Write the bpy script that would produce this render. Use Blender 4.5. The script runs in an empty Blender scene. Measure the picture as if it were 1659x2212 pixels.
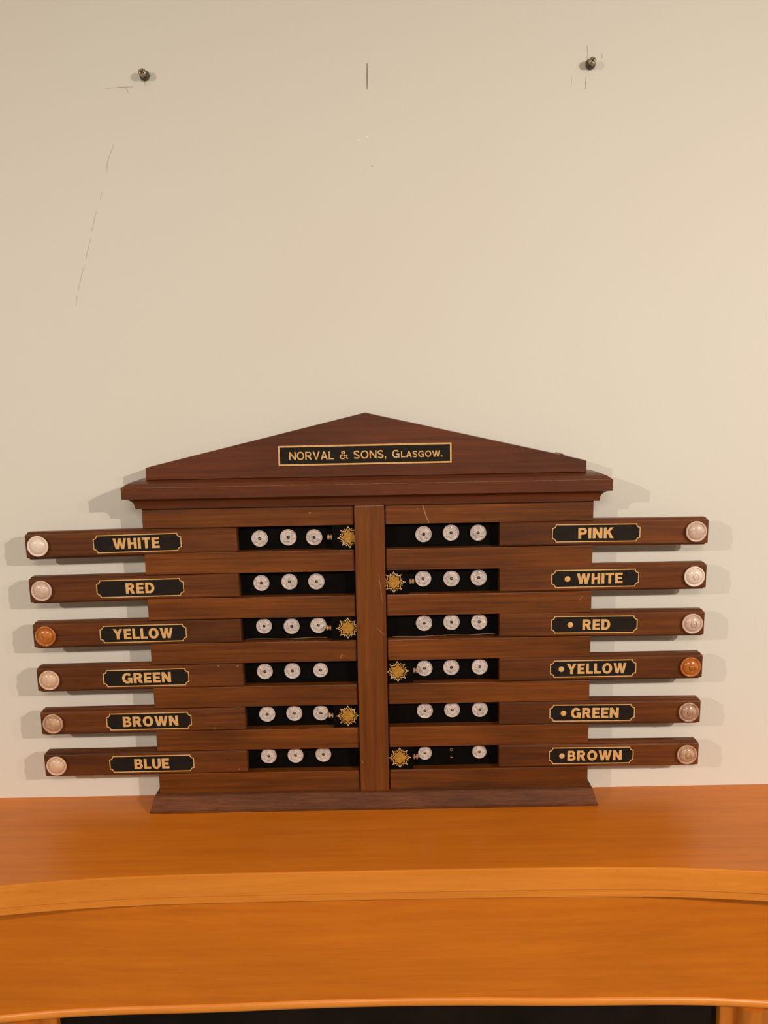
import bpy, bmesh, math, random
from mathutils import Matrix, Vector
random.seed(7)
scn = bpy.context.scene
COL = scn.collection
R = math.radians
SH = 1.20            # height of the mantel shelf above the floor (m)

# ------------------------------------------------------------------ camera
F_PX, IMG_H = 1650.0, 2212.0
pitch, roll = R(8.4), R(1.05)
fwd = Vector((0, math.cos(pitch), -math.sin(pitch)))
rgt = Vector((1, 0, 0)); up = rgt.cross(fwd)
cr = math.cos(roll) * rgt - math.sin(roll) * up
cu = math.sin(roll) * rgt + math.cos(roll) * up
cam_d = bpy.data.cameras.new('camera'); cam = bpy.data.objects.new('camera', cam_d)
COL.objects.link(cam)
cam_d.sensor_fit = 'VERTICAL'; cam_d.sensor_height = 36.0; cam_d.sensor_width = 27.0
cam_d.lens = F_PX / IMG_H * 36.0
cam_d.clip_start = 0.02
M = Matrix.Identity(4)
for i, a in enumerate((cr, cu, -fwd)):
    for k in range(3): M[k][i] = a[k]
M.translation = Vector((0.0218, -1.05, SH + 0.5692))
cam.matrix_world = M
scn.camera = cam

# ------------------------------------------------------------------ world, lamps, exposure
w = bpy.data.worlds.new('world'); scn.world = w; w.use_nodes = True
w.node_tree.nodes['Background'].inputs[0].default_value = (1.0, 0.86, 0.70, 1)
w.node_tree.nodes['Background'].inputs[1].default_value = 0.0
def lamp(name, loc, aim, watt, col, rad):
    """ceiling spotlight turned towards the wall"""
    d = bpy.data.lights.new(name, 'SPOT'); d.energy = watt; d.color = col; d.shadow_soft_size = rad
    d.spot_size = R(96); d.spot_blend = 1.0
    o = bpy.data.objects.new(name, d); COL.objects.link(o); o.location = loc
    o.rotation_euler = (Vector(aim) - Vector(loc)).to_track_quat('-Z', 'Y').to_euler()
    return o
LCOL = (1.0, 0.90, 0.78)
lamp('ceiling_spot_right', (1.62, -1.75, SH + 1.16), (0.05, 0, SH - 0.08), 90.0, LCOL, 0.016)
lamp('ceiling_spot_left', (-1.72, -1.75, SH + 1.16), (-0.05, 0, SH - 0.08), 56.0, LCOL, 0.016)
lamp('ceiling_spot_far_right', (2.02, -1.70, SH + 1.18), (0.05, 0, SH - 0.08), 20.0, LCOL, 0.016)
ad_ = bpy.data.lights.new('ceiling_panel_lamp', 'AREA'); ad_.shape = 'DISK'; ad_.size = 0.7; ad_.energy = 20.0; ad_.color = LCOL  # unseen soft disk under the ceiling, added to lift the ambient light
ao_ = bpy.data.objects.new('ceiling_panel_lamp', ad_); COL.objects.link(ao_); ao_.location = (0.0, -2.0, 2.50)
scn.view_settings.view_transform = 'Standard'
scn.view_settings.look = 'None'
scn.view_settings.gamma = 1.0
scn.view_settings.use_curve_mapping = False
scn.view_settings.exposure = 0.23

# ------------------------------------------------------------------ materials
def srgb(r, g, b):
    f = lambda c: (c / 255 / 12.92) if c <= 10 else ((c / 255 + 0.055) / 1.055) ** 2.4
    return (f(r), f(g), f(b), 1)
def new_mat(name):
    m = bpy.data.materials.new(name); m.use_nodes = True
    nt = m.node_tree; b = nt.nodes['Principled BSDF']
    return m, nt, b
def nd(nt, t, **kw):
    n = nt.nodes.new(t)
    for k, v in kw.items(): setattr(n, k, v)
    return n
def plain(name, col, rough=0.5, metal=0.0, noise=0.0, nscale=60, coat=0.0, col2=None, spec=0.5):
    m, nt, b = new_mat(name)
    b.inputs['Roughness'].default_value = rough; b.inputs['Metallic'].default_value = metal
    b.inputs['Coat Weight'].default_value = coat; b.inputs['Specular IOR Level'].default_value = spec
    b.inputs['Base Color'].default_value = col
    if noise > 0 or col2:
        tc = nd(nt, 'ShaderNodeTexCoord'); n = nd(nt, 'ShaderNodeTexNoise')
        n.inputs['Scale'].default_value = nscale; n.inputs['Detail'].default_value = 6
        nt.links.new(tc.outputs['Object'], n.inputs['Vector'])
        rp = nd(nt, 'ShaderNodeValToRGB')
        c2 = col2 or tuple(c * (1 - noise) for c in col[:3]) + (1,)
        rp.color_ramp.elements[0].position = 0.35; rp.color_ramp.elements[0].color = c2
        rp.color_ramp.elements[1].position = 0.62; rp.color_ramp.elements[1].color = col
        nt.links.new(n.outputs['Fac'], rp.inputs['Fac']); nt.links.new(rp.outputs['Color'], b.inputs['Base Color'])
    return m
def wood(name, light, dark, axis='X', rough=0.4, stretch=26, coarse=9, bump=0.06, pores=0.5, coat=0.25, patch=0.35, lo=0.30, hi=0.72):
    m, nt, b = new_mat(name); L = nt.links.new
    tc = nd(nt, 'ShaderNodeTexCoord'); oi = nd(nt, 'ShaderNodeObjectInfo')
    add = nd(nt, 'ShaderNodeVectorMath', operation='ADD')
    mul = nd(nt, 'ShaderNodeVectorMath', operation='SCALE'); mul.inputs['Scale'].default_value = 7.3
    cmb = nd(nt, 'ShaderNodeCombineXYZ')
    for k in range(3): L(oi.outputs['Random'], cmb.inputs[k])
    L(cmb.outputs[0], mul.inputs[0]); L(tc.outputs['Object'], add.inputs[0]); L(mul.outputs[0], add.inputs[1])
    def grain(scale, st, detail, rough_=0.55, dist=0.0):
        mp = nd(nt, 'ShaderNodeMapping')
        mp.inputs['Scale'].default_value = (scale, scale * st, scale * st) if axis == 'X' else (scale * st, scale * st, scale)
        n = nd(nt, 'ShaderNodeTexNoise'); n.inputs['Scale'].default_value = 1.0
        n.inputs['Detail'].default_value = detail; n.inputs['Roughness'].default_value = rough_
        n.inputs['Distortion'].default_value = dist
        L(add.outputs[0], mp.inputs['Vector']); L(mp.outputs[0], n.inputs['Vector'])
        return n
    g1 = grain(coarse, stretch, 5, 0.6, 0.4)
    g2 = grain(coarse * 5, 24, 4, 0.6)
    g3 = grain(4.0, 3.0, 3, 0.5)
    rp = nd(nt, 'ShaderNodeValToRGB')
    rp.color_ramp.elements[0].position = lo; rp.color_ramp.elements[0].color = dark
    rp.color_ramp.elements[1].position = hi; rp.color_ramp.elements[1].color = light
    L(g1.outputs['Fac'], rp.inputs['Fac'])
    mr = nd(nt, 'ShaderNodeMapRange'); mr.inputs[1].default_value = 0.30; mr.inputs[2].default_value = 0.46
    mr.inputs[3].default_value = 1 - pores; mr.inputs[4].default_value = 1.0
    L(g2.outputs['Fac'], mr.inputs[0])
    mr2 = nd(nt, 'ShaderNodeMapRange'); mr2.inputs[1].default_value = 0.3; mr2.inputs[2].default_value = 0.7
    mr2.inputs[3].default_value = 1 - patch; mr2.inputs[4].default_value = 1 + patch * 0.4
    L(g3.outputs['Fac'], mr2.inputs[0])
    mm = nd(nt, 'ShaderNodeMath', operation='MULTIPLY'); L(mr.outputs[0], mm.inputs[0]); L(mr2.outputs[0], mm.inputs[1])
    sc = nd(nt, 'ShaderNodeVectorMath', operation='SCALE'); L(rp.outputs['Color'], sc.inputs[0]); L(mm.outputs[0], sc.inputs['Scale'])
    L(sc.outputs[0], b.inputs['Base Color'])
    b.inputs['Roughness'].default_value = rough; b.inputs['Coat Weight'].default_value = coat
    b.inputs['Coat Roughness'].default_value = 0.3; b.inputs['Specular IOR Level'].default_value = 0.35
    bp = nd(nt, 'ShaderNodeBump'); bp.inputs['Strength'].default_value = bump; bp.inputs['Distance'].default_value = 0.001
    L(g2.outputs['Fac'], bp.inputs['Height']); L(bp.outputs[0], b.inputs['Normal'])
    return m
def wall_paint(name, col):
    m, nt, b = new_mat(name); L = nt.links.new
    tc = nd(nt, 'ShaderNodeTexCoord')
    n = nd(nt, 'ShaderNodeTexNoise'); n.inputs['Scale'].default_value = 330; n.inputs['Detail'].default_value = 3
    n2 = nd(nt, 'ShaderNodeTexNoise'); n2.inputs['Scale'].default_value = 2.2; n2.inputs['Detail'].default_value = 2
    L(tc.outputs['Object'], n.inputs['Vector']); L(tc.outputs['Object'], n2.inputs['Vector'])
    rp = nd(nt, 'ShaderNodeValToRGB')
    rp.color_ramp.elements[0].position = 0.3; rp.color_ramp.elements[0].color = tuple(c * k for c, k in zip(col[:3], (0.99, 0.955, 0.95))) + (1,)
    rp.color_ramp.elements[1].position = 0.7; rp.color_ramp.elements[1].color = col
    L(n2.outputs['Fac'], rp.inputs['Fac']); L(rp.outputs['Color'], b.inputs['Base Color'])
    b.inputs['Roughness'].default_value = 0.62; b.inputs['Specular IOR Level'].default_value = 0.25
    bp = nd(nt, 'ShaderNodeBump'); bp.inputs['Strength'].default_value = 0.16; bp.inputs['Distance'].default_value = 0.0012
    L(n.outputs['Fac'], bp.inputs['Height']); L(bp.outputs[0], b.inputs['Normal'])
    return m
MAT = {}
MAT['wall'] = wall_paint('wall_paint', (0.76, 0.735, 0.665, 1))
MAT['ceiling'] = plain('ceiling_paint', (0.86, 0.84, 0.79, 1), 0.8)
MAT['floor'] = plain('floor_carpet', (0.46, 0.40, 0.32, 1), 0.95, noise=0.3, nscale=220)
MAT['mahogany'] = wood('mahogany', (0.240, 0.065, 0.0070, 1), (0.112, 0.026, 0.0028, 1), stretch=34, coarse=6, pores=0.30, patch=0.45)
MAT['mahogany_v'] = wood('mahogany_upright', (0.200, 0.056, 0.0062, 1), (0.120, 0.029, 0.0028, 1), axis='Z', stretch=34, coarse=6, pores=0.3)
MAT['mahogany_red'] = wood('mahogany_red', (0.155, 0.038, 0.0100, 1), (0.095, 0.021, 0.0058, 1), stretch=28, coarse=6, pores=0.25)
MAT['mahogany_slide'] = wood('mahogany_slide', (0.188, 0.052, 0.0086, 1), (0.088, 0.0205, 0.0040, 1), stretch=34, coarse=6, pores=0.36, patch=0.45)
MAT['mahogany_worn'] = wood('mahogany_worn', (0.200, 0.062, 0.0165, 1), (0.095, 0.027, 0.0075, 1), stretch=14, coarse=26, rough=0.6, coat=0.0, bump=0.25, pores=0.6)
MAT['beech'] = wood('beech', (0.68, 0.196, 0.0100, 1), (0.57, 0.148, 0.0065, 1), rough=0.34, stretch=18, coarse=5, pores=0.10, bump=0.02, coat=0.15, patch=0.10)
MAT['beech_edge'] = wood('beech_edge', (0.80, 0.275, 0.034, 1), (0.70, 0.222, 0.022, 1), rough=0.36, stretch=18, coarse=5, pores=0.10, bump=0.02, coat=0.15, patch=0.08)
MAT['beech_v'] = wood('beech_upright', (0.62, 0.190, 0.0180, 1), (0.50, 0.138, 0.0110, 1), axis='Z', rough=0.36, stretch=16, coarse=5, pores=0.12, bump=0.02, patch=0.12)
MAT['black'] = plain('black_lacquer', (0.0042, 0.0028, 0.0023, 1), 0.75, noise=0.3, nscale=90, spec=0.06)
MAT['plate'] = plain('black_plate', (0.0145, 0.0095, 0.0062, 1), 0.65, noise=0.25, nscale=140, spec=0.2)
MAT['gold'] = plain('gold_leaf', (0.80, 0.475, 0.195, 1), 0.42, 0.1, nscale=300, col2=(0.70, 0.38, 0.125, 1))
MAT['gold_dark'] = plain('aged_gold_leaf', (0.56, 0.28, 0.040, 1), 0.45, 0.15, nscale=260, col2=(0.33, 0.155, 0.018, 1))
MAT['brass_pin'] = plain('dark_brass', (0.16, 0.12, 0.075, 1), 0.32, 0.85)
MAT['finial'] = plain('pale_brass', (0.70, 0.42, 0.25, 1), 0.3, 0.35, noise=0.35, nscale=500)
MAT['screw'] = plain('zinc_screw', (0.46, 0.37, 0.26, 1), 0.42, 0.6, noise=0.4, nscale=600)
MAT['plug'] = plain('dark_plug', (0.085, 0.058, 0.055, 1), 0.5)
MAT['recess'] = plain('screw_recess', (0.03, 0.018, 0.01, 1), 0.6, 0.5)
MAT['soot'] = plain('dark_slate', (0.012, 0.008, 0.005, 1), 0.8, noise=0.4, nscale=14, spec=0.1)
MAT['pencil'] = plain('pencil', (0.10, 0.075, 0.07, 1), 0.8)
MAT['pencil_faint'] = plain('faint_pencil', (0.50, 0.43, 0.37, 1), 0.8)
MAT['crack'] = plain('hairline_crack', (0.58, 0.53, 0.45, 1), 0.9)
MAT['filler'] = plain('white_filler', (0.92, 0.88, 0.84, 1), 0.8)
MAT['rawwood'] = plain('bare_wood', (0.42, 0.19, 0.085, 1), 0.7, noise=0.3, nscale=700)
MAT['felt_edge'] = plain('frayed_edge', (0.22, 0.14, 0.09, 1), 0.8)
def bone(name, c, c2):
    m = plain(name, c, 0.20, nscale=150, col2=c2, coat=0.3)
    b = m.node_tree.nodes['Principled BSDF']
    b.inputs['Subsurface Weight'].default_value = 0.0
    return m
BONE = {
 'white': bone('bone_white', (0.88, 0.72, 0.62, 1), (0.80, 0.62, 0.52, 1)),
 'rose': bone('bone_rose', (0.73, 0.53, 0.43, 1), (0.60, 0.41, 0.32, 1)),
 'pale': bone('bone_pale', (0.76, 0.52, 0.38, 1), (0.66, 0.41, 0.27, 1)),
 'tan': bone('bone_tan', (0.62, 0.38, 0.25, 1), (0.42, 0.24, 0.145, 1)),
 'brown': bone('bone_brown', (0.56, 0.35, 0.25, 1), (0.36, 0.20, 0.13, 1)),
 'amber': bone('bone_amber', (0.56, 0.185, 0.035, 1), (0.42, 0.105, 0.016, 1)),
}
def pearl(name):
    m, nt, b = new_mat(name); L = nt.links.new
    tc = nd(nt, 'ShaderNodeTexCoord'); oi = nd(nt, 'ShaderNodeObjectInfo')
    cmb = nd(nt, 'ShaderNodeCombineXYZ')
    mu = nd(nt, 'ShaderNodeMath', operation='MULTIPLY'); mu.inputs[1].default_value = 0.6
    L(oi.outputs['Random'], mu.inputs[0])
    for k in range(3): L(mu.outputs[0], cmb.inputs[k])
    ad = nd(nt, 'ShaderNodeVectorMath', operation='ADD'); L(tc.outputs['Object'], ad.inputs[0]); L(cmb.outputs[0], ad.inputs[1])
    n = nd(nt, 'ShaderNodeTexNoise'); n.inputs['Scale'].default_value = 110; n.inputs['Detail'].default_value = 3; n.inputs['Distortion'].default_value = 1.5
    L(ad.outputs[0], n.inputs['Vector'])
    rp = nd(nt, 'ShaderNodeValToRGB'); e = rp.color_ramp.elements
    e[0].position = 0.30; e[0].color = (0.50, 0.43, 0.40, 1)
    e[1].position = 0.72; e[1].color = (0.82, 0.71, 0.64, 1)
    e2 = rp.color_ramp.elements.new(0.5); e2.color = (0.66, 0.56, 0.52, 1)
    L(n.outputs['Fac'], rp.inputs['Fac']); L(rp.outputs['Color'], b.inputs['Base Color'])
    b.inputs['Roughness'].default_value = 0.24; b.inputs['Specular IOR Level'].default_value = 0.7
    b.inputs['Metallic'].default_value = 0.12
    b.inputs['Thin Film Thickness'].default_value = 320
    return m
MAT['pearl'] = pearl('mother_of_pearl')

# ------------------------------------------------------------------ mesh helpers
def link(name, me, mat=None, parent=None, loc=(0, 0, 0), rot=(0, 0, 0)):
    o = bpy.data.objects.new(name, me); COL.objects.link(o)
    if mat is not None and me is not None and not me.materials: me.materials.append(mat)
    o.parent = parent; o.location = loc; o.rotation_euler = rot
    return o
def mesh_py(name, v, f, smooth=False):
    me = bpy.data.meshes.new(name); me.from_pydata([tuple(p) for p in v], [], f); me.update()
    bm = bmesh.new(); bm.from_mesh(me); bmesh.ops.recalc_face_normals(bm, faces=bm.faces)
    if smooth:
        for q in bm.faces: q.smooth = True
    bm.to_mesh(me); bm.free()
    return me
def auto_smooth(me, ang=35):
    bm = bmesh.new(); bm.from_mesh(me)
    for q in bm.faces: q.smooth = True
    for e in bm.edges:
        e.smooth = len(e.link_faces) == 2 and e.calc_face_angle(0) < R(ang)
    bm.to_mesh(me); bm.free()
    return me
def box_mesh(name, sx, sy, sz, bev=0.0, seg=2, c=(0, 0, 0)):
    bm = bmesh.new(); bmesh.ops.create_cube(bm, size=1)
    bmesh.ops.scale(bm, vec=(sx, sy, sz), verts=bm.verts); bmesh.ops.translate(bm, vec=c, verts=bm.verts)
    if bev: bmesh.ops.bevel(bm, geom=bm.edges[:], offset=bev, segments=seg, profile=0.5, affect='EDGES')
    me = bpy.data.meshes.new(name); bm.to_mesh(me); bm.free()
    return me
def box_between(name, a, b, mat, parent=None, bev=0.0, seg=2):
    c = [(p + q) / 2 for p, q in zip(a, b)]
    return link(name, box_mesh(name, b[0] - a[0], b[1] - a[1], b[2] - a[2], bev, seg), mat, parent, c)
def prism_xz(name, pts, y0, y1, bev=0.0):
    """outline in X-Z, thick from y0 (front) to y1 (back)"""
    bm = bmesh.new(); vs = [bm.verts.new((x, y0, z)) for x, z in pts]
    fc = bm.faces.new(vs); r = bmesh.ops.extrude_face_region(bm, geom=[fc])
    for g in r['geom']:
        if isinstance(g, bmesh.types.BMVert): g.co.y = y1
    bmesh.ops.recalc_face_normals(bm, faces=bm.faces)
    if bev:
        es = [e for e in bm.edges if all(abs(v.co.y - y0) < 1e-7 for v in e.verts)]
        bmesh.ops.bevel(bm, geom=es, offset=bev, segments=2, profile=0.5, affect='EDGES')
    me = bpy.data.meshes.new(name); bm.to_mesh(me); bm.free()
    return me
def ring_xz(name, outer, inner, y0, y1):
    """band between two outlines with the same number of points"""
    n = len(outer); v = []
    for y in (y0, y1):
        v += [(x, y, z) for x, z in outer] + [(x, y, z) for x, z in inner]
    f = []
    for i in range(n):
        j = (i + 1) % n
        f += [(i, j, n + j, n + i), (2 * n + i, 3 * n + i, 3 * n + j, 2 * n + j), (i, 2 * n + i, 2 * n + j, j), (n + i, n + j, 3 * n + j, 3 * n + i)]
    return mesh_py(name, v, f)
def lathe_y(name, prof, seg=40):
    """prof = [(radius, y)], turned about the Y axis"""
    v, f = [], []
    for r, y in prof:
        for k in range(seg):
            a = 2 * math.pi * k / seg; v.append((r * math.cos(a), y, r * math.sin(a)))
    for i in range(len(prof) - 1):
        for k in range(seg):
            j = (k + 1) % seg; f.append((i * seg + k, i * seg + j, (i + 1) * seg + j, (i + 1) * seg + k))
    f.append(tuple(range(seg))); f.append(tuple((len(prof) - 1) * seg + k for k in range(seg)))
    me = mesh_py(name, v, f)
    return auto_smooth(me, 50)
def sweep3(name, prof, hw, yf, yb, ky=1.0):
    """moulding profile (projection, z) run round left side, front and right side, mitred"""
    v, f = [], []
    for p, z in prof:
        v += [(-(hw + p), yb, z), (-(hw + p), yf - p * ky, z), (hw + p, yf - p * ky, z), (hw + p, yb, z)]
    n = len(prof)
    for i in range(n - 1):
        for k in range(3): f.append((4 * i + k, 4 * i + k + 1, 4 * i + k + 5, 4 * i + k + 4))
        f.append((4 * i + 3, 4 * i, 4 * i + 4, 4 * i + 7))
    f.append((0, 1, 2, 3)); f.append(tuple(4 * (n - 1) + k for k in range(4)))
    return auto_smooth(mesh_py(name, v, f), 13)
def tag(o, label, cat=None, group=None, kind=None):
    o['label'] = label
    if cat: o['category'] = cat
    if group: o['group'] = group
    if kind: o['kind'] = kind
    return o
def empty(name, loc):
    o = bpy.data.objects.new(name, None); COL.objects.link(o); o.location = loc; o.empty_display_size = 0.05
    return o
def arc(cx, cy, rx, ry, a0, a1, n=14):
    return [(cx + rx * math.cos(R(a0 + (a1 - a0) * i / n)), cy + ry * math.sin(R(a0 + (a1 - a0) * i / n))) for i in range(n + 1)]
def thick(path, t):
    """outline of a bent stroke of width t"""
    L_, R_ = [], []
    for i, p in enumerate(path):
        a = Vector(path[max(0, i - 1)]); b = Vector(path[min(len(path) - 1, i + 1)]); d = (b - a).normalized()
        L_.append((p[0] - d.y * t / 2, p[1] + d.x * t / 2)); R_.append((p[0] + d.y * t / 2, p[1] - d.x * t / 2))
    return L_ + R_[::-1]
def glyph(c, s, h):
    """(width, [pieces]); a piece is a list of outlines, holes included. capital height 1, stem s, bar h"""
    if c == 'I': return s, [[[(0, 0), (s, 0), (s, 1), (0, 1)]]]
    if c == 'H': return .84, [[[(0, 0), (s, 0), (s, .5 - h / 2), (.84 - s, .5 - h / 2), (.84 - s, 0), (.84, 0), (.84, 1), (.84 - s, 1), (.84 - s, .5 + h / 2), (s, .5 + h / 2), (s, 1), (0, 1)]]]
    if c == 'E': return .73, [[[(0, 0), (.73, 0), (.73, h), (s, h), (s, .5 - h / 2), (.66, .5 - h / 2), (.66, .5 + h / 2), (s, .5 + h / 2), (s, 1 - h), (.72, 1 - h), (.72, 1), (0, 1)]]]
    if c == 'L': return .68, [[[(0, 0), (.68, 0), (.68, h), (s, h), (s, 1), (0, 1)]]]
    if c == 'T': return .80, [[[(.4 - s / 2, 0), (.4 + s / 2, 0), (.4 + s / 2, 1 - h), (.8, 1 - h), (.8, 1), (0, 1), (0, 1 - h), (.4 - s / 2, 1 - h)]]]
    if c == 'W':
        k = s * 1.02
        return 1.30, [[[(0, 1), (k, 1), (.39, .34 * s / .24), (.65 - k / 2, 1), (.65 + k / 2, 1), (.91, .34 * s / .24), (1.30 - k, 1), (1.30, 1), (.91 + k / 2, 0), (.91 - k / 2, 0), (.65, .98 - .36 * s / .24), (.39 + k / 2, 0), (.39 - k / 2, 0)]]]
    if c == 'N': return .88, [[[(0, 0), (s, 0), (s, 1 - 1.72 * s), (.88 - s * 1.02, 0), (.88, 0), (.88, 1), (.88 - s, 1), (.88 - s, 1.72 * s), (s * 1.02, 1), (0, 1)]]]
    if c == 'Y': return .96, [[[(.48 - s / 2, 0), (.48 + s / 2, 0), (.48 + s / 2, .40), (.96, 1), (.96 - s * 1.18, 1), (.48, .63 - (s - .24) * -.2), (s * 1.18, 1), (0, 1), (.48 - s / 2, .40)]]]
    if c == 'V': return .92, [[[(0, 1), (s * 1.1, 1), (.46, 1.12 * s), (.92 - s * 1.1, 1), (.92, 1), (.46 + s * .55, 0), (.46 - s * .55, 0)]]]
    if c == 'A': return .92, [[[(0, 0), (s * 1.08, 0), (s * 1.08 + .07, .2), (.92 - s * 1.08 - .07, .2), (.92 - s * 1.08, 0), (.92, 0), (.46 + s * .58, 1), (.46 - s * .58, 1)], [(.46, 1 - 1.3 * s), (.46 - .13, .2 + h), (.46 + .13, .2 + h)]]]
    if c == 'K': return .92, [[[(0, 0), (s, 0), (s, .30), (.37, .44), (.92 - s * 1.28, 0), (.92, 0), (.54, .61), (.89, 1), (.89 - s * 1.3, 1), (s, .60), (s, 1), (0, 1)]]]
    if c == 'O': return 1.0, [[arc(.5, .5, .5, .52, 0, 360, 36)[:-1], arc(.5, .5, .5 - s * 1.02, .52 - h * 1.08, 360, 0, 36)[:-1]]]
    if c == 'D': return .86, [[[(0, 0)] + arc(.40, .5, .46, .5, -90, 90, 20) + [(0, 1)], [(s, h), (s, 1 - h)] + arc(.38, .5, .48 - s, .5 - h, 90, -90, 20)]]
    if c == 'P': return .79, [[[(0, 0), (s, 0), (s, .36)] + arc(.47, .68, .32, .32, -90, 90) + [(0, 1)], [(s, .36 + h), (s, 1 - h)] + arc(.45, .68, .34 - s, .32 - h, 90, -90)]]
    if c == 'R': return .87, [[[(0, 0), (s, 0), (s, .38), (.36, .38), (.87 - s * 1.2, 0), (.87, 0)] + arc(.48, .69, .32, .31, -58, 90) + [(0, 1)], [(s, .38 + h), (s, 1 - h)] + arc(.46, .69, .34 - s, .31 - h, 90, -90)]]
    if c == 'B': return .82, [[[(0, 0)] + arc(.50, .285, .32, .285, -90, 60) + arc(.46, .745, .30, .255, -50, 90) + [(0, 1)], [(s, h * .92), (s, .5 - h * .42)] + arc(.47, (.5 + h * .5) / 2, .35 - s, (.5 - h * 1.34) / 2, 90, -90, 10), [(s, .5 + h * .42), (s, 1 - h * .92)] + arc(.44, (1.5 - h * .5) / 2, .32 - s, (.5 - h * 1.34) / 2, 90, -90, 10)]]
    if c == 'U': return .84, [[[(0, 1)] + arc(.42, .38, .42, .40, 180, 360, 20) + [(.84, 1), (.84 - s, 1)] + arc(.42, .38, .42 - s, .40 - h, 360, 180, 20) + [(s, 1)]]]
    if c == 'G': return .98, [[arc(.5, .5, .5, .52, 36, 305, 30) + [(.78, .10), (.80, 0), (.98, 0), (.98, .54), (.56, .54), (.56, .54 - h), (.98 - s, .54 - h)] + arc(.5, .5, .5 - s * 1.02, .52 - h * 1.08, 322, 42, 28)]]
    if c == 'S':
        p = arc(.39, .745, .39 - s * .5, .265 - h * .45, 20, 270, 18)[:-1] + arc(.39, .262, .39 - s * .5, .272 - h * .45, 90, -160, 18)
        return .78, [[thick(p, s * .96)]]
    if c == '&':
        p1 = [(.90, .0), (.26, .70)]
        p2 = arc(.40, .80, .17, .15, 225, -45, 14) + [(.42, .60), (.22, .46)] + arc(.31, .26, .25, .22, 125, 300, 14) + [(.62, .18), (.84, .52)]
        return .90, [[thick(p1, s * .85)], [thick(p2, s * .80)]]
    if c == '.': return s * 1.1, [[[(0, 0), (s * 1.1, 0), (s * 1.1, s * 1.1), (0, s * 1.1)]]]
    if c == ',': return s * 1.1, [[[(0, 0), (s * .6, 0), (s * .2, -.17), (s * .55, -.17), (s * 1.1, .03), (s * 1.1, s * 1.1), (0, s * 1.1)]]]
def text_mesh(name, pieces, depth=0.0004):
    """pieces = [(text, x0, x1, z0, z1, stem, bar)] fitted to their box, in X-Z, facing -Y"""
    bm = bmesh.new()
    for txt, x0, x1, z0, z1, st, br in pieces:
        gl, x = [], 0.0
        for c in txt:
            w_, ps = glyph(c, st, br); gl.append((x, ps)); x += w_ + (.13 if len(txt) > 1 else 0)
        x -= .13 if len(txt) > 1 else 0
        kx, kz = (x1 - x0) / x, z1 - z0
        for gx, ps in gl:
            for outl in ps:
                cu_ = bpy.data.curves.new('t', 'CURVE'); cu_.dimensions = '2D'; cu_.fill_mode = 'BOTH'
                for o_ in outl:
                    sp = cu_.splines.new('POLY'); sp.points.add(len(o_) - 1); sp.use_cyclic_u = True
                    for q, (px_, py_) in enumerate(o_): sp.points[q].co = (px_, py_, 0, 1)
                to = bpy.data.objects.new('t', cu_); COL.objects.link(to)
                dg = bpy.context.evaluated_depsgraph_get(); dg.update()
                me = bpy.data.meshes.new_from_object(to.evaluated_get(dg))
                for v in me.vertices: v.co = (x0 + (gx + v.co.x) * kx, 0, z0 + v.co.y * kz)
                bm.from_mesh(me)
                bpy.data.objects.remove(to); bpy.data.curves.remove(cu_); bpy.data.meshes.remove(me)
    bmesh.ops.recalc_face_normals(bm, faces=bm.faces)
    r = bmesh.ops.extrude_face_region(bm, geom=bm.faces[:])
    for g in r['geom']:
        if isinstance(g, bmesh.types.BMVert): g.co.y = -depth
    bmesh.ops.recalc_face_normals(bm, faces=bm.faces)
    me = bpy.data.meshes.new(name); bm.to_mesh(me); bm.free()
    return me
def ribbon(name, pts, width, mat, parent, y=-0.00025):
    """a drawn mark on an X-Z plane: short thin strip through pts"""
    v, f = [], []
    for i, p in enumerate(pts):
        a = Vector(pts[max(0, i - 1)]); b = Vector(pts[min(len(pts) - 1, i + 1)]); t = (b - a).normalized()
        wd = width * (0.55 + 0.45 * math.sin(math.pi * (i + 0.5) / len(pts)))
        nx, nz = -t.y * wd / 2, t.x * wd / 2
        v += [(p[0] + nx, y, p[1] + nz), (p[0] - nx, y, p[1] - nz), (p[0] + nx, 0.0002, p[1] + nz), (p[0] - nx, 0.0002, p[1] - nz)]
    for i in range(len(pts) - 1):
        a, b = 4 * i, 4 * i + 4
        f += [(a, a + 1, b + 1, b), (a, b, b + 2, a + 2), (a + 1, a + 3, b + 3, b + 1)]
    f += [(0, 2, 3, 1), (4 * len(pts) - 4, 4 * len(pts) - 3, 4 * len(pts) - 1, 4 * len(pts) - 2)]
    return link(name, mesh_py(name, v, f), mat, parent)

# ------------------------------------------------------------------ the room
RX, RY, RZ = 2.4, -3.6, 2.56
def shell(name, a, b, mat, label):
    o = box_between(name, a, b, mat); o['kind'] = 'structure'; o['label'] = label
    return o
wall = shell('wall_back', (-RX, 0, 0), (RX, 0.12, RZ), MAT['wall'], 'cream painted plaster wall behind the scoreboard')
shell('wall_left', (-RX - 0.12, RY, 0), (-RX, 0.12, RZ), MAT['wall'], 'cream painted side wall on the left')
shell('wall_right', (RX, RY, 0), (RX + 0.12, 0.12, RZ), MAT['wall'], 'cream painted side wall on the right')
shell('wall_front', (-RX, RY - 0.12, 0), (RX, RY, RZ), MAT['wall'], 'cream painted wall behind the viewer')
shell('floor', (-RX, RY, -0.1), (RX, 0.12, 0), MAT['floor'], 'brown carpeted floor')
shell('ceiling', (-RX, RY, RZ), (RX, 0.12, RZ + 0.1), MAT['ceiling'], 'white ceiling')
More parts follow.
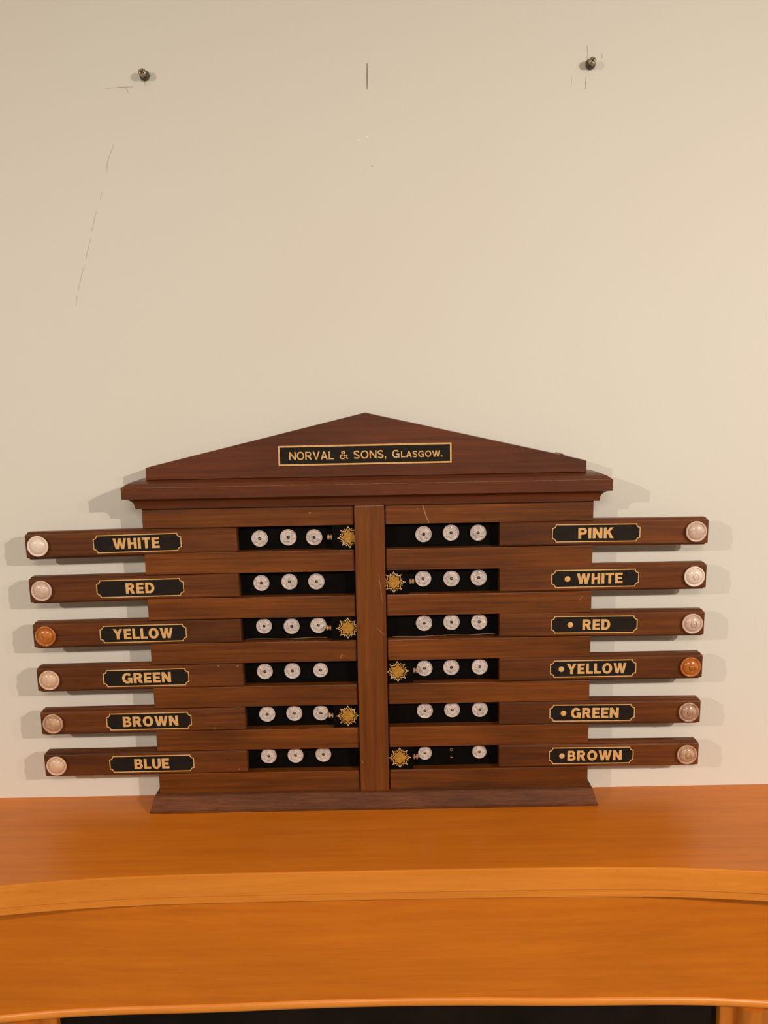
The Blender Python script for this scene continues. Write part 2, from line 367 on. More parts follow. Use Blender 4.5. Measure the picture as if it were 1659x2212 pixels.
# marks on the plaster (children of the wall; its origin is its centre)
wc = wall.location
def mark(name, pts, wd, m, jitter=0.0):
    q = []
    for i in range(len(pts) - 1):
        (x0, z0), (x1, z1) = pts[i], pts[i + 1]; n = max(2, int(math.hypot(x1 - x0, z1 - z0) / 0.006))
        for k in range(n): q.append((x0 + (x1 - x0) * k / n + random.uniform(-jitter, jitter), z0 + (z1 - z0) * k / n + random.uniform(-jitter, jitter)))
    q.append(pts[-1])
    q = [(x - wc.x, z + SH - wc.z) for x, z in q]
    o = ribbon(name, q, wd, m, wall); o.location = (0, -wc.y, 0)
    return o
mark('pencil_mark', [(0.0107, 0.9942), (0.0100, 0.9633)], 0.0009, MAT['pencil'])
mark('pencil_mark', [(-0.3255, 0.9703), (-0.3060, 0.9712), (-0.2898, 0.9714)], 0.0007, MAT['pencil_faint'], 0.0001)
mark('pencil_mark', [(-0.2995, 0.9710), (-0.2965, 0.9640)], 0.0006, MAT['pencil_faint'], 0.0001)
mark('pencil_mark', [(-0.2745, 0.9780), (-0.2748, 0.9735)], 0.0006, MAT['pencil_faint'])
mark('pencil_mark', [(-0.2700, 0.9842), (-0.2640, 0.9841)], 0.0006, MAT['pencil_faint'])
mark('pencil_mark', [(0.2915, 1.0110), (0.2930, 0.9990), (0.2910, 0.9975), (0.2945, 0.9925)], 0.0007, MAT['pencil_faint'], 0.0001)
mark('pencil_mark', [(0.2915, 0.9735), (0.2905, 0.9660), (0.2912, 0.9590), (0.2885, 0.9588)], 0.0008, MAT['pencil_faint'], 0.0001)
mark('pencil_mark', [(0.3105, 1.0010), (0.3115, 0.9950)], 0.0009, MAT['crack'], 0.0002)
mark('pencil_mark', [(0.2725, 0.9735), (0.2725, 0.9650)], 0.0009, MAT['crack'], 0.0002)
mark('hairline_crack', [(-0.3201, 0.9022), (-0.3295, 0.8796), (-0.3318, 0.8680)], 0.0008, MAT['crack'], 0.0003)
for pts_, wd_ in (([(-0.3385, 0.8440), (-0.3420, 0.8350)], 0.0006), ([(-0.3475, 0.8200), (-0.3508, 0.8120), (-0.3560, 0.7945)], 0.0007), ([(-0.3590, 0.7850), (-0.3629, 0.7713), (-0.3665, 0.7600)], 0.0008),
                  ([(-0.3690, 0.7530), (-0.3748, 0.7360), (-0.3800, 0.7190)], 0.0007), ([(-0.3818, 0.7130), (-0.3843, 0.7003)], 0.0008)):
    mark('hairline_crack', pts_, wd_, MAT['crack'], 0.0004)
for x, z, r_ in ((0.0088, 0.9050, 0.0016), (-0.0027, 0.9018, 0.0013)):
    o = link('filler_spot', lathe_y('filler_spot', [(r_, 0.0), (r_ * 0.8, -0.0003), (r_ * 0.3, -0.0005)], 14), MAT['filler'], wall, (x - wc.x, -wc.y, z + SH - wc.z))
link('scuff_spot', lathe_y('scuff_spot', [(0.0012, 0.0), (0.0009, -0.0002)], 12), MAT['crack'], wall, (0.0147 - wc.x, -wc.y, 0.8696 + SH - wc.z))

# ------------------------------------------------------------------ fire surround (beech)
FX = 0.0155
sur = tag(empty('fireplace_surround', (FX, 0, 0)), 'orange beech fireplace surround with curved mantel shelf beneath the scoreboard', 'fireplace')
def flare(r):
    r = abs(r)
    t = [(0, 0), (0.15, 0.0003), (0.25, 0.0012), (0.32, 0.0035), (0.36, 0.0058), (0.41, 0.0102), (0.46, 0.0160), (0.50, 0.0210), (0.55, 0.0260), (0.62, 0.0300), (0.70, 0.0310)]
    for (a, fa), (b, fb) in zip(t, t[1:]):
        if r <= b:
            k = (r - a) / (b - a); return fa + (fb - fa) * k
    return t[-1][1]
def sflare(r):
    return sum(flare(r + d) for d in (-0.03, -0.015, 0, 0.015, 0.03)) / 5
def curved_slab(name, hw, yoff, z0, z1, mat, bev, yback=0.0):
    n = 80; top = [(-hw + 2 * hw * i / n) for i in range(n + 1)]
    pts = [(x, -0.192 - sflare(x) + yoff) for x in top] + [(hw, yback), (-hw, yback)]
    bm = bmesh.new(); vs = [bm.verts.new((x, y, z0)) for x, y in pts]
    fc = bm.faces.new(vs); r = bmesh.ops.extrude_face_region(bm, geom=[fc])
    for g in r['geom']:
        if isinstance(g, bmesh.types.BMVert): g.co.z = z1
    bmesh.ops.recalc_face_normals(bm, faces=bm.faces)
    es = [e for e in bm.edges if abs(e.verts[0].co.z - e.verts[1].co.z) < 1e-6 and max(e.verts[0].co.y, e.verts[1].co.y) < -0.1]
    bmesh.ops.bevel(bm, geom=es, offset=bev, segments=2, profile=0.5, affect='EDGES')
    me = bpy.data.meshes.new(name); bm.to_mesh(me); bm.free(); auto_smooth(me, 6)
    return link(name, me, mat, sur, (0, 0, SH))
shelf = curved_slab('mantel_shelf', 0.68, 0.0012, -0.0285, 0.0, MAT['beech'], 0.0008)
curved_slab('shelf_edging', 0.681, 0.0, -0.0296, -0.0004, MAT['beech_edge'], 0.0007, yback=-0.150)
curved_slab('shelf_moulding', 0.665, 0.0030, -0.0412, -0.0304, MAT['beech_edge'], 0.0012, yback=-0.12)
def arch(r): return -0.1830 - 0.092 * r * r
hw = 0.60; FY = -0.1835
def recede(r):      # the frieze bows back a little towards the legs
    k = min(1.0, max(0.0, (abs(r) - 0.18) / 0.27)); return 0.010 * k * k * (3 - 2 * k)
v, f = [], []; nx = 64
for i in range(nx + 1):
    x = -hw + 2 * hw * i / nx; y = FY + recede(x)
    v += [(x, y, -0.0412), (x, y, arch(x)), (x, y + 0.022, arch(x)), (x, y + 0.022, -0.0412)]
for i in range(nx):
    for k in range(4): j = (k + 1) % 4; f.append((4 * i + k, 4 * i + j, 4 * i + 4 + j, 4 * i + 4 + k))
f += [(0, 1, 2, 3), tuple(4 * nx + k for k in range(4))]
link('frieze', auto_smooth(mesh_py('frieze', v, f), 20), MAT['beech'], sur, (0, 0, SH))
# half round bead along the arched lower edge
v, f = [], []; ns = 14; nx = 70
for i in range(nx + 1):
    x = -hw + 2 * hw * i / nx
    for k in range(ns):
        a = 2 * math.pi * k / ns; v.append((x, FY + recede(x) + 0.0035 - 0.0072 * math.cos(a), arch(x) - 0.0035 + 0.0068 * math.sin(a)))
for i in range(nx):
    for k in range(ns): j = (k + 1) % ns; f.append((i * ns + k, i * ns + j, (i + 1) * ns + j, (i + 1) * ns + k))
f += [tuple(range(ns)), tuple(nx * ns + k for k in range(ns))]
link('bead', mesh_py('bead', v, f, True), MAT['beech_edge'], sur, (0, 0, SH))
for s in (-1, 1):
    x0, x1 = sorted((s * 0.4310, s * 0.598))
    lg = box_between('leg', (x0, -0.1640, 0.0), (x1, 0.0, SH - 0.185), MAT['beech_v'], sur, 0.002)
    hc = link('half_column', None, None, lg)
    bm = bmesh.new(); bmesh.ops.create_cone(bm, cap_ends=True, segments=28, radius1=0.017, radius2=0.017, depth=SH - 0.3135)
    me = bpy.data.meshes.new('half_column'); bm.to_mesh(me); bm.free(); auto_smooth(me, 40); me.materials.append(MAT['beech_v'])
    bpy.data.objects.remove(hc)
    hc = link('half_column', me, None, lg, (s * (0.4310 + 0.0380) - lg.location.x, -0.1640 - lg.location.y, (SH - 0.3135) / 2 + 0.10 - lg.location.z))
    box_between('plinth_block', (x0 - 0.004 - 0, -0.180, 0.0), (x1 + 0.004, -0.0, 0.10), MAT['beech_v'], sur, 0.002)
box_between('back_panel', (-0.431, -0.1540, 0.0), (0.431, -0.002, SH - 0.06), MAT['soot'], sur)

# ------------------------------------------------------------------ the scoreboard
sb = tag(empty('scoreboard', (0, 0, SH)), 'dark mahogany billiard life pool scoreboard with pediment standing on the mantel shelf', 'scoreboard')
HW, YR, YB = 0.3025, -0.038, -0.0245
box_between('back_board', (-HW, YB, 0.004), (HW, -0.002, 0.436), MAT['mahogany'], sb, 0.0005)
def slot_c(i): return 0.3860 - 0.0634 * i
def rail_top(k): return 0.430 if k == 0 else 0.3690 - 0.0634 * (k - 1)
def rail_bot(k): return 0.403 if k == 0 else (0.0215 if k == 6 else rail_top(k) - 0.0294)
for k in range(7):
    for s in ('L', 'R'):
        x0, x1 = (-HW, -0.0195) if s == 'L' else (0.0236, HW)
        rl = box_between('rail', (x0, YR, rail_bot(k)), (x1, YB, rail_top(k)), MAT['mahogany'], sb, 0.0007)
        if (k, s) == (0, 'R'):
            sc_ = ribbon('scratch', [(-0.0895, 0.0135), (-0.0885, 0.008), (-0.0860, 0.000), (-0.0835, -0.007), (-0.0808, -0.0128)], 0.0016, MAT['rawwood'], rl)
            sc_.location = (0, (YR - YB) / 2, 0)
            sc_ = ribbon('scratch', [(-0.0975, 0.0072), (-0.0945, 0.0060)], 0.0010, MAT['rawwood'], rl); sc_.location = (0, (YR - YB) / 2, 0)
        if (k, s) == (0, 'L'):
            sc_ = ribbon('chip', [(0.0820, 0.0045), (0.0835, 0.0025), (0.0845, 0.0050)], 0.0016, MAT['rawwood'], rl); sc_.location = (0, (YR - YB) / 2, 0)
        if (k, s) == (3, 'L'):
            sc_ = ribbon('chip', [(0.1205, -0.0110), (0.1195, -0.0080), (0.1210, -0.0055), (0.1235, -0.0048)], 0.0011, MAT['rawwood'], rl); sc_.location = (0, (YR - YB) / 2, 0)
            sc_ = ribbon('chip', [(0.1235, -0.0075), (0.1260, -0.0068)], 0.0008, MAT['rawwood'], rl); sc_.location = (0, (YR - YB) / 2, 0)
        if (k, s) == (2, 'R'):
            sc_ = ribbon('scratch', [(0.1230, 0.0020), (0.1265, 0.0080)], 0.0007, MAT['rawwood'], rl); sc_.location = (0, (YR - YB) / 2, 0)
# black strips at the back of the twelve slots
slotbacks = {}
for i in range(6):
    zc = slot_c(i)
    slotbacks['L', i] = box_between('slot_back', (-HW + 0.002, YB - 0.0006, zc - 0.0171), (-0.001, YB + 0.0004, zc + 0.0171), MAT['black'], sb)
    slotbacks['R', i] = box_between('slot_back', (0.009, YB - 0.0006, zc - 0.0171), (HW - 0.002, YB + 0.0004, zc + 0.0171), MAT['black'], sb)
# centre stile: rounded front strip with a narrow core
bm = bmesh.new()
for (a, b, bev) in (((-0.0184, -0.0420, 0.0222), (0.0222, -0.0359, 0.4300), 0.0016), ((0.000, -0.0365, 0.0222), (0.008, -0.0240, 0.4300), 0.0)):
    t = bmesh.new(); bmesh.ops.create_cube(t, size=1)
    bmesh.ops.scale(t, vec=[q - p for p, q in zip(a, b)], verts=t.verts); bmesh.ops.translate(t, vec=[(p + q) / 2 for p, q in zip(a, b)], verts=t.verts)
    if bev: bmesh.ops.bevel(t, geom=t.edges[:], offset=bev, segments=3, profile=0.5, affect='EDGES')
    me = bpy.data.meshes.new('t'); t.to_mesh(me); t.free(); bm.from_mesh(me); bpy.data.meshes.remove(me)
me = bpy.data.meshes.new('centre_stile'); bm.to_mesh(me); bm.free()
stile = link('centre_stile', me, MAT['mahogany_v'], sb)
for pts_, wd in (([(0.0128, 0.3360), (0.0150, 0.3200), (0.0168, 0.3050), (0.0178, 0.2960)], 0.0006), ([(0.0090, 0.2600), (0.0150, 0.2550), (0.0200, 0.2500)], 0.0006)):
    sc_ = ribbon('scratch', pts_, wd, MAT['rawwood'], stile); sc_.location = (0, -0.0420, 0)
sc_ = ribbon('chip', [(-0.0160, 0.0700), (-0.0135, 0.0650), (-0.0160, 0.0660)], 0.0008, MAT['rawwood'], stile); sc_.location = (0, -0.0420, 0)
# plinth, cornice, pediment
link('plinth', sweep3('plinth', [(0.0112, 0.0), (0.0116, 0.0034), (0.0106, 0.0042), (0.0060, 0.0215), (0.0045, 0.0228), (-0.0005, 0.0235)], HW, YR, -0.002, 1.24), MAT['mahogany_worn'], sb)
prof = [(-0.004, 0.4300), (0.0060, 0.4305), (0.0062, 0.4325)]
for i in range(9):   # cove
    a = math.pi / 2 * i / 8
    prof.append((0.0182 - 0.0118 * math.cos(a), 0.4330 + 0.0118 * math.sin(a)))
prof += [(0.0192, 0.4452), (0.0194, 0.4600), (0.0190, 0.4604), (0.0130, 0.4648), (0.0070, 0.4672), (0.0000, 0.4684), (-0.0060, 0.4688)]
cor = link('cornice', sweep3('cornice', prof, HW, YR, -0.002), MAT['mahogany_red'], sb)
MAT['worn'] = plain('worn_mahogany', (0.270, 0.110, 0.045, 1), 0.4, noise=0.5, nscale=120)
box_between('worn_edge', (-HW - 0.0192, YR - 0.0196, 0.4598), (HW + 0.0192, YR - 0.0190, 0.4605), MAT['worn'], cor)  # lighter strip on the worn front arris, edge highlight put in its colour
ped = [(-0.2935, 0.4686), (0.2918, 0.4686), (0.2914, 0.4839), (0.2625, 0.4909), (0.2605, 0.4932), (0.2570, 0.4938), (0.2545, 0.4927), (-0.0010, 0.5520), (-0.2932, 0.4848)]
YP = -0.0395
link('pediment', prism_xz('pediment', ped, YP, -0.012, 0.0006), MAT['mahogany_red'], sb)
# maker's plate
px, pz, phx, phz = -0.0020, 0.4976, 0.1145, 0.0133
rect = lambda hx, hz: [(-hx, -hz), (hx, -hz), (hx, hz), (-hx, hz)]
mp = link('maker_plate', prism_xz('maker_plate', rect(phx, phz), YP - 0.0008, YP + 0.0002), MAT['plate'], sb, (px, 0, pz), (0, R(-0.15), 0))
link('plate_border', ring_xz('plate_border', rect(phx, phz), rect(phx - 0.0021, phz - 0.0021), YP - 0.0017, YP), MAT['gold'], mp)
U = 2 * phx / (1560 - 72.0); ux = lambda q: (q - 816) * U
link('lettering', text_mesh('lettering', [('NORVAL', ux(165), ux(548), -0.0056, 0.0050, .17, .15), ('&', ux(600), ux(668), -0.0055, 0.0050, .17, .15), ('SONS,', ux(718), ux(998), -0.0055, 0.0050, .17, .15),
     ('G', ux(1050), ux(1112), -0.0053, 0.0049, .18, .15), ('LASGOW.', ux(1126), ux(1480), -0.0051, 0.0032, .19, .17)]), MAT['gold'], mp, (0, YP - 0.0008, 0))

# ---- slides with name plates and bone knobs
def slide_mesh(name, s, xo):
    """section run along X from the inner end (0) to the outer end (s*xo)"""
    sec = [(-0.0400, 0.0148), (-0.0388, 0.0153), (-0.0386, 0.0162), (-0.0345, 0.0162), (-0.0345, 0.0188), (-0.0262, 0.0188)]
    sec = sec + [(y, -z) for y, z in reversed(sec)]
    inset = [0.0, 0.0, 0.0, 0.0, 0.0022, 0.0022]; inset = inset + inset[::-1]
    v = [(0, y, z) for y, z in sec] + [(s * (xo - e), y, z) for (y, z), e in zip(sec, inset)]
    n = len(sec)
    f = [(i, (i + 1) % n, n + (i + 1) % n, n + i) for i in range(n)] + [tuple(range(n)), tuple(range(n, 2 * n))]
    me = mesh_py(name, v, f)
    bm = bmesh.new(); bm.from_mesh(me)
    bmesh.ops.bevel(bm, geom=[e for e in bm.edges], offset=0.00035, segments=1, affect='EDGES')
    bm.to_mesh(me); bm.free()
    return me
def plate_outline(hx, hz, r, n=6, t=0.0):
    """notched rectangle with concave corners, inset by t"""
    hx0, hz0 = hx, hz; p = []
    for sx, sz in ((1, 1), (-1, 1), (-1, -1), (1, -1)):
        arc = []
        for i in range(n + 1):
            a = math.pi / 2 * i / n       # corner centre (hx,hz), radius r+t, from side edge to top edge
            rr = r + t
            x = hx0 - rr * math.cos(a); z = hz0 - rr * math.sin(a)
            arc.append((x, z))
        # a: 0 -> on top side (x=hx-r, z=hz) ; 90 -> on right side (x=hx, z=hz-r)
        arc = [(min(x, hx0 - t), min(z, hz0 - t)) for x, z in arc]
        arc = [(sx * x, sz * z) for x, z in arc]
        if (sx * sz) > 0: arc = arc[::-1]
        p += arc
    return p
PHX, PHZ, PR = 0.0594, 0.0123, 0.0050
plate_me = prism_xz('name_plate', plate_outline(PHX, PHZ, PR), -0.0006, 0.0001)
border_me = ring_xz('plate_border', plate_outline(PHX, PHZ, PR), plate_outline(PHX, PHZ, PR, t=0.0013), -0.0010, 0.0)
plate_me.materials.append(MAT['plate']); border_me.materials.append(MAT['gold'])
kp = [(0.0100, 0.0004), (0.0102, -0.0006), (0.0128, -0.0012), (0.0139, -0.0020), (0.0142, -0.0032), (0.0138, -0.0043), (0.0129, -0.0047), (0.0120, -0.0043), (0.0113, -0.0034), (0.0108, -0.0031)]
dome = [(0.0107 * math.cos(a), -0.0032 - 0.0050 * math.sin(a)) for a in [math.pi / 2 * i / 9 for i in range(9)]]
knob_plain = kp + dome + [(0.0005, -0.0082)]
dome2 = [q for q in dome if q[0] > 0.0046]
knob_nub = kp + dome2 + [(0.00425, -0.0078), (0.0041, -0.0064), (0.0037, -0.0064), (0.0035, -0.0080), (0.0030, -0.0084), (0.0012, -0.0085), (0.0009, -0.0076), (0.0003, -0.0076)]
slides = [  # side, row, sag, dz, word, (word x0,x1 | plate x0,x1 in one scale), dot, knob colour, plate dx
 ('L', 0, -0.85, -0.0005, 'WHITE', (723, 1020, 597, 1160), None, 'white'),
 ('L', 1, -0.60, 0.0003, 'RED', (806, 987, 620, 1175), None, 'rose'),
 ('L', 2, -0.50, -0.0004, 'YELLOW', (722, 1108, 636, 1197), None, 'amber'),
 ('L', 3, -0.40, -0.0004, 'GREEN', (783, 1092, 662, 1208), None, 'pale'),
 ('L', 4, -0.38, -0.0004, 'BROWN', (790, 1140, 685, 1226), None, 'tan'),
 ('L', 5, -0.15, -0.0004, 'BLUE', (863, 1088, 702, 1249), None, 'pale'),
 ('R', 0, 0.28, 0.0006, 'PINK', (560, 787, 392, 957), None, 'rose'),
 ('R', 1, -0.08, 0.0006, 'WHITE', (552, 845, 388, 950), 492, 'white'),
 ('R', 2, 0.50, 0.0006, 'RED', (582, 760, 378, 936), 504, 'rose'),
 ('R', 3, 0.04, 0.0002, 'YELLOW', (485, 867, 377, 931), 450, 'amber'),
 ('R', 4, 0.50, 0.0002, 'GREEN', (478, 762, 350, 858), 434, 'brown'),
 ('R', 5, 0.32, 0.0002, 'BROWN', (455, 778, 344, 848), 422, 'tan'),
]
KN = {'white': 'off-white', 'rose': 'pinkish', 'amber': 'amber', 'pale': 'pale tan', 'tan': 'mottled tan', 'brown': 'brownish tan'}
for side, i, sag, dz, word, (a, b, p0, p1), dot, kc in slides:
    s = -1 if side == 'L' else 1
    xi = -0.1765 if s < 0 else 0.1768
    xo = 0.2843 if s < 0 else 0.2801
    sl = link('slide', slide_mesh('slide', s, xo), MAT['mahogany_slide'], sb, (xi, 0, slot_c(i) + dz + 0.0003 + 0.00014 * i), (0, R(sag), 0))
    sl['label'] = 'mahogany slide lettered %s%s in gold with %s bone knob' % ('dot ' if dot else '', word, KN[kc])
    pc = (-0.3102 if s < 0 else 0.3060) - xi
    npl = link('name_plate', plate_me, None, sl, (pc, -0.0400, 0.0002))
    link('plate_border', border_me, None, sl, (pc, -0.0400, 0.0002))
    u = 2 * PHX / (p1 - p0); mid = (p0 + p1) / 2
    lt = link('lettering', text_mesh('lettering', [(word, (a - mid) * u, (b - mid) * u, -0.0073, 0.0073, .27, .21)], 0.0005), MAT['gold'], sl, (pc, -0.0406, 0.0002))
    if dot:
        link('gold_dot', lathe_y('gold_dot', [(0.0039, 0.0002), (0.0039, -0.0004), (0.0034, -0.0006)], 20), MAT['gold'], sl, (pc + (dot - mid) * u, -0.0406, 0.0000))
    kx = (-0.4430 if s < 0 else 0.4395) - xi
    prof_ = knob_nub if dot else knob_plain
    kb = link('knob', lathe_y('knob', prof_, 44), BONE[kc], sl, (kx, -0.0399, 0.0006))
    def slide_chip(cx_, cz_, rr_):
        c_ = link('chip', lathe_y('chip', [(rr_, 0.0002), (rr_ * 0.7, -0.0003), (rr_ * 0.2, -0.0004)], 9), MAT['rawwood'], sl, (cx_, -0.0400, cz_)); c_.scale = (1.3, 1, 0.8)
    if (side, i) == ('L', 3): slide_chip(-0.0070, 0.0128, 0.0014); slide_chip(-0.0335, 0.0140, 0.0011)
    if (side, i) == ('L', 5): slide_chip(-0.0120, -0.0110, 0.0013)
    if (side, i) == ('L', 4): slide_chip(-0.0440, -0.0125, 0.0012)
    kb['label'] = '%s turned bone knob' % KN[kc]

# ---- mother-of-pearl buttons
def button_mesh(name, rad, seg=60, nr=18):
    v, f = [], []
    def h(r, a):   # r 0..1 ; height of the carved face, towards -Y
        z = 0.0030
        if r < 0.30: z += 0.0004 * (1 if r > 0.21 else 0)
        k = round(a / (math.pi / 3)) * math.pi / 3
        x = r * math.cos(a - k); y = r * math.sin(a - k)
        dd = 0.70 - math.hypot(x - 1.22, y)
        if dd > 0 and r < 0.94: z -= min(0.0014, 0.0016 + 0.0105 * dd - 0.0016 * (1 - min(1, dd / 0.06))) * min(1, (0.94 - r) / 0.10)
        if r > 0.95: z -= 0.0006 * (r - 0.95) / 0.05
        return z
    rr = [0.19, 0.22, 0.24, 0.29, 0.31] + [0.31 + 0.64 * (j + 1) / 11 for j in range(11)] + [0.98, 1.0]
    for r in rr:
        for k in range(seg):
            a = 2 * math.pi * k / seg; v.append((rad * r * math.cos(a), -h(r, a), rad * r * math.sin(a)))
    nr = len(rr)
    for i in range(nr - 1):
        for k in range(seg): j = (k + 1) % seg; f.append((i * seg + k, i * seg + j, (i + 1) * seg + j, (i + 1) * seg + k))
    b = len(v)
    for r, y in ((0.97, 0.0), (0.19, 0.0)):
        for k in range(seg):
            a = 2 * math.pi * k / seg; v.append((rad * r * math.cos(a), y, rad * r * math.sin(a)))
    for k in range(seg):
        j = (k + 1) % seg
        f.append(((nr - 1) * seg + k, (nr - 1) * seg + j, b + j, b + k)); f.append((b + k, b + j, b + seg + j, b + seg + k)); f.append((b + seg + k, b + seg + j, j, k))
    return auto_smooth(mesh_py(name, v, f), 22)
btn_me = button_mesh('pearl_button', 0.0112); btn_me.materials.append(MAT['pearl'])
pin_me = lathe_y('pin', [(0.0019, 0.0035), (0.0019, -0.0016), (0.0016, -0.0024), (0.0009, -0.0030), (0.0002, -0.0032)], 16); pin_me.materials.append(MAT['brass_pin'])
BT = {('L', 0): [(-0.1474, 0.3854), (-0.1088, 0.3863), (-0.0735, 0.3858)], ('L', 1): [(-0.1476, 0.3236), (-0.1092, 0.3247), (-0.0724, 0.3243)],
 ('L', 2): [(-0.1466, 0.2628), (-0.1085, 0.2618), (-0.0715, 0.2626)], ('L', 3): [(-0.1481, 0.1975), (-0.1097, 0.1976), (-0.0706, 0.1979)],
 ('L', 4): [(-0.1473, 0.1351), (-0.1092, 0.1356), (-0.0718, 0.1354)], ('L', 5): [(-0.1477, 0.0729), (-0.1097, 0.0731), (-0.0703, 0.0738)],
 ('R', 0): [(0.0747, 0.3873), (0.1120, 0.3887), (0.1488, 0.3879)], ('R', 1): [(0.0735, 0.3257), (0.1124, 0.3250), (0.1495, 0.3257)],
 ('R', 2): [(0.0742, 0.2630), (0.1120, 0.2636), (0.1502, 0.2633)], ('R', 3): [(0.0741, 0.1979), (0.1114, 0.1986), (0.1509, 0.1986)],
 ('R', 4): [(0.0741, 0.1359), (0.1122, 0.1365), (0.1512, 0.1363)], ('R', 5): [(0.0735, 0.0728), (0.1505, 0.0733)]}
SMALL = {('L', 3, 2): 0.92, ('R', 5, 0): 0.88, ('R', 5, 1): 0.90, ('L', 2, 0): 0.97}
for (side, i), lst in BT.items():
    for j, (x, z) in enumerate(lst):
        rot = random.uniform(0, math.pi / 3)
        bo = link('pearl_button', btn_me, None, sb, ((x - 0.0218) * 1.0025 + 0.0218, -0.0255, z - 0.0030 * (0.5692 - z) / 1.02), (R(random.uniform(-2, 2)), rot, R(random.uniform(-2.5, 2.5))))
        k = SMALL.get((side, i, j), random.uniform(0.985, 1.015)); bo.scale = (k, 1, k)
        link('pin', pin_me, None, bo)
# the empty button hole in the lowest row on the right
hl = link('button_hole', lathe_y('button_hole', [(0.0022, 0.0004), (0.0022, -0.0003), (0.0014, -0.0004), (0.0012, 0.0003)], 16), MAT['felt_edge'], sb, (0.1114, YB - 0.0006, 0.0745))
link('hole_plug', lathe_y('hole_plug', [(0.0013, 0.0), (0.0013, -0.0004)], 12), MAT['black'], hl)
o = link('chip', lathe_y('chip', [(0.0016, 0.0), (0.0012, -0.0006), (0.0004, -0.0008)], 9), MAT['rawwood'], sb, (0.1114, YB - 0.0006, 0.0628)); o.scale = (1.2, 1, 0.7)
# frayed strips lying along the bottom of the third row
def strand(x0, x1, z, amp, parent):
    n = 16; v, f = [], []
    for q in range(n + 1):
        x = x0 + (x1 - x0) * q / n; zz = z + amp * math.sin(q * 0.55) ; yy = -0.0290 - 0.0012 * math.sin(q * 0.4)
        for dy, dzz in ((-0.0005, 0), (0, 0.0005), (0.0005, 0), (0, -0.0005)): v.append((x, yy + dy, zz + dzz))
    for q in range(n):
        for k in range(4): j = (k + 1) % 4; f.append((4 * q + k, 4 * q + j, 4 * q + 4 + j, 4 * q + 4 + k))
    f += [(0, 1, 2, 3), tuple(4 * n + k for k in range(4))]
    o_ = link('loose_strand', mesh_py('loose_strand', v, f), MAT['felt_edge'], parent)
    o_['label'] = 'thin frayed strand lying in the slot'
strand(-0.172, -0.060, 0.2438, 0.0007, sb); strand(0.030, 0.105, 0.2436, 0.0005, sb); strand(0.100, 0.172, 0.2446, 0.0005, sb)

# ---- star blocks
def star(rn, rd, rv):
    p = []
    for k in range(16):
        a = math.pi / 2 - k * math.pi / 8
        r = rv if k % 2 else (rn if (k // 2) % 2 == 0 else rd)
        p.append((r * math.cos(a), r * math.sin(a)))
    return p
blk_me = box_mesh('star_block', 0.0440, 0.0074, 0.0336, 0.0003, 1); blk_me.materials.append(MAT['black'])
out_me = ring_xz('star_outline', star(0.0152, 0.0136, 0.0099), star(0.0131, 0.0117, 0.0088), -0.00025, 0.0001); out_me.materials.append(MAT['gold'])
fil_me = prism_xz('gold_star', star(0.0112, 0.0102, 0.0073), -0.00025, 0.0001); fil_me.materials.append(MAT['gold_dark'])
dot_me = lathe_y('star_dot', [(0.00075, 0.0001), (0.00075, -0.0003), (0.0004, -0.0004)], 10); dot_me.materials.append(MAT['gold'])
fin_prof = [(0.0012, 0.0), (0.0034, -0.0008), (0.0040, -0.0016), (0.0034, -0.0024), (0.0016, -0.0030), (0.0016, -0.0036), (0.0034, -0.0044), (0.0038, -0.0056), (0.0030, -0.0068), (0.0010, -0.0074)]
fin_me = lathe_y('finial', fin_prof, 24); fin_me.materials.append(MAT['finial'])
ST = [('L', 0, -0.0260, -0.0486), ('L', 2, -0.0308, -0.0533), ('L', 4, -0.0337, -0.0540), ('R', 1, 0.0334, 0.0539), ('R', 3, 0.0366, 0.0578), ('R', 5, 0.0378, 0.0566)]
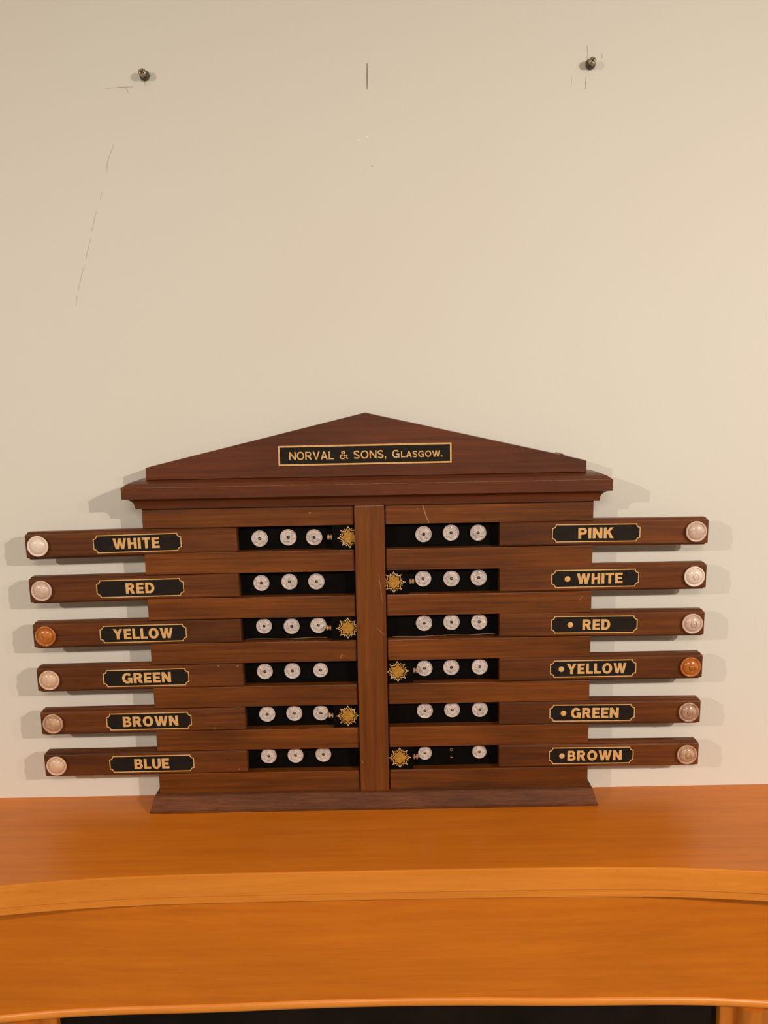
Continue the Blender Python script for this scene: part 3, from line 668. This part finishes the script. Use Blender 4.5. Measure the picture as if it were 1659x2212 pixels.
for side, i, xs, xe in ST:
    s = -1 if side == 'L' else 1
    zc = slot_c(i); xc = xe - s * 0.0220
    bk = link('star_block', blk_me, None, sb, (xc, -0.0316, zc))
    bk['label'] = 'black block with gold eight-pointed star and small turned finial'
    sx = xs - xc; yf_ = -0.0037
    rz = R(random.uniform(-2.0, 2.0)) if i else R(-4.5)
    link('star_outline', out_me, None, bk, (sx, yf_, 0), (0, rz, 0))
    link('gold_star', fil_me, None, bk, (sx, yf_, 0), (0, rz, 0))
    for k in range(16):
        a = math.pi / 2 - k * math.pi / 8 - rz
        r = 0.0120 if k % 2 else (0.0152 if (k // 2) % 2 == 0 else 0.0141)
        if abs(r * math.sin(a)) > 0.0150: continue
        link('star_dot', dot_me, None, bk, (sx + r * math.cos(a), yf_, r * math.sin(a)))
    link('finial', fin_me, None, bk, (s * 0.0220, -0.0010, 0.0), (0, 0, R(90) * (1 if s > 0 else -1)))

# ------------------------------------------------------------------ the two wall screws
def wall_screw(x, z, label, tilt):
    t = tag(empty('wall_screw', (x, 0, SH + z)), label, 'screw', 'screws in the wall')
    link('plug', lathe_y('plug', [(0.0058, 0.0), (0.0064, -0.0012), (0.0064, -0.0030), (0.0056, -0.0046), (0.0036, -0.0054)], 28), MAT['plug'], t)
    sh = link('shank', lathe_y('shank', [(0.0026, 0.0), (0.0026, -0.009)], 16), MAT['screw'], t)
    hd = link('head', lathe_y('head', [(0.0026, -0.0070), (0.0046, -0.0092), (0.0051, -0.0104), (0.0050, -0.0116), (0.0042, -0.0127), (0.0028, -0.0132), (0.0005, -0.0134)], 30), MAT['screw'], t)
    v, f = [], []
    w2, l2 = 0.0006, 0.0030
    cross = [(w2, w2), (w2, l2), (-w2, l2), (-w2, w2), (-l2, w2), (-l2, -w2), (-w2, -w2), (-w2, -l2), (w2, -l2), (w2, -w2), (l2, -w2), (l2, w2)]
    link('cross_slot', prism_xz('cross_slot', cross, -0.01355, -0.0125), MAT['recess'], hd, (0, 0, 0), (0, R(tilt), 0))
    return t
wall_screw(-0.2741, 0.9839, 'protruding cross-head screw high on the wall, left of the pencil line', 28)
wall_screw(0.2960, 0.9876, 'protruding cross-head screw high on the wall, right of the pencil line', 38)
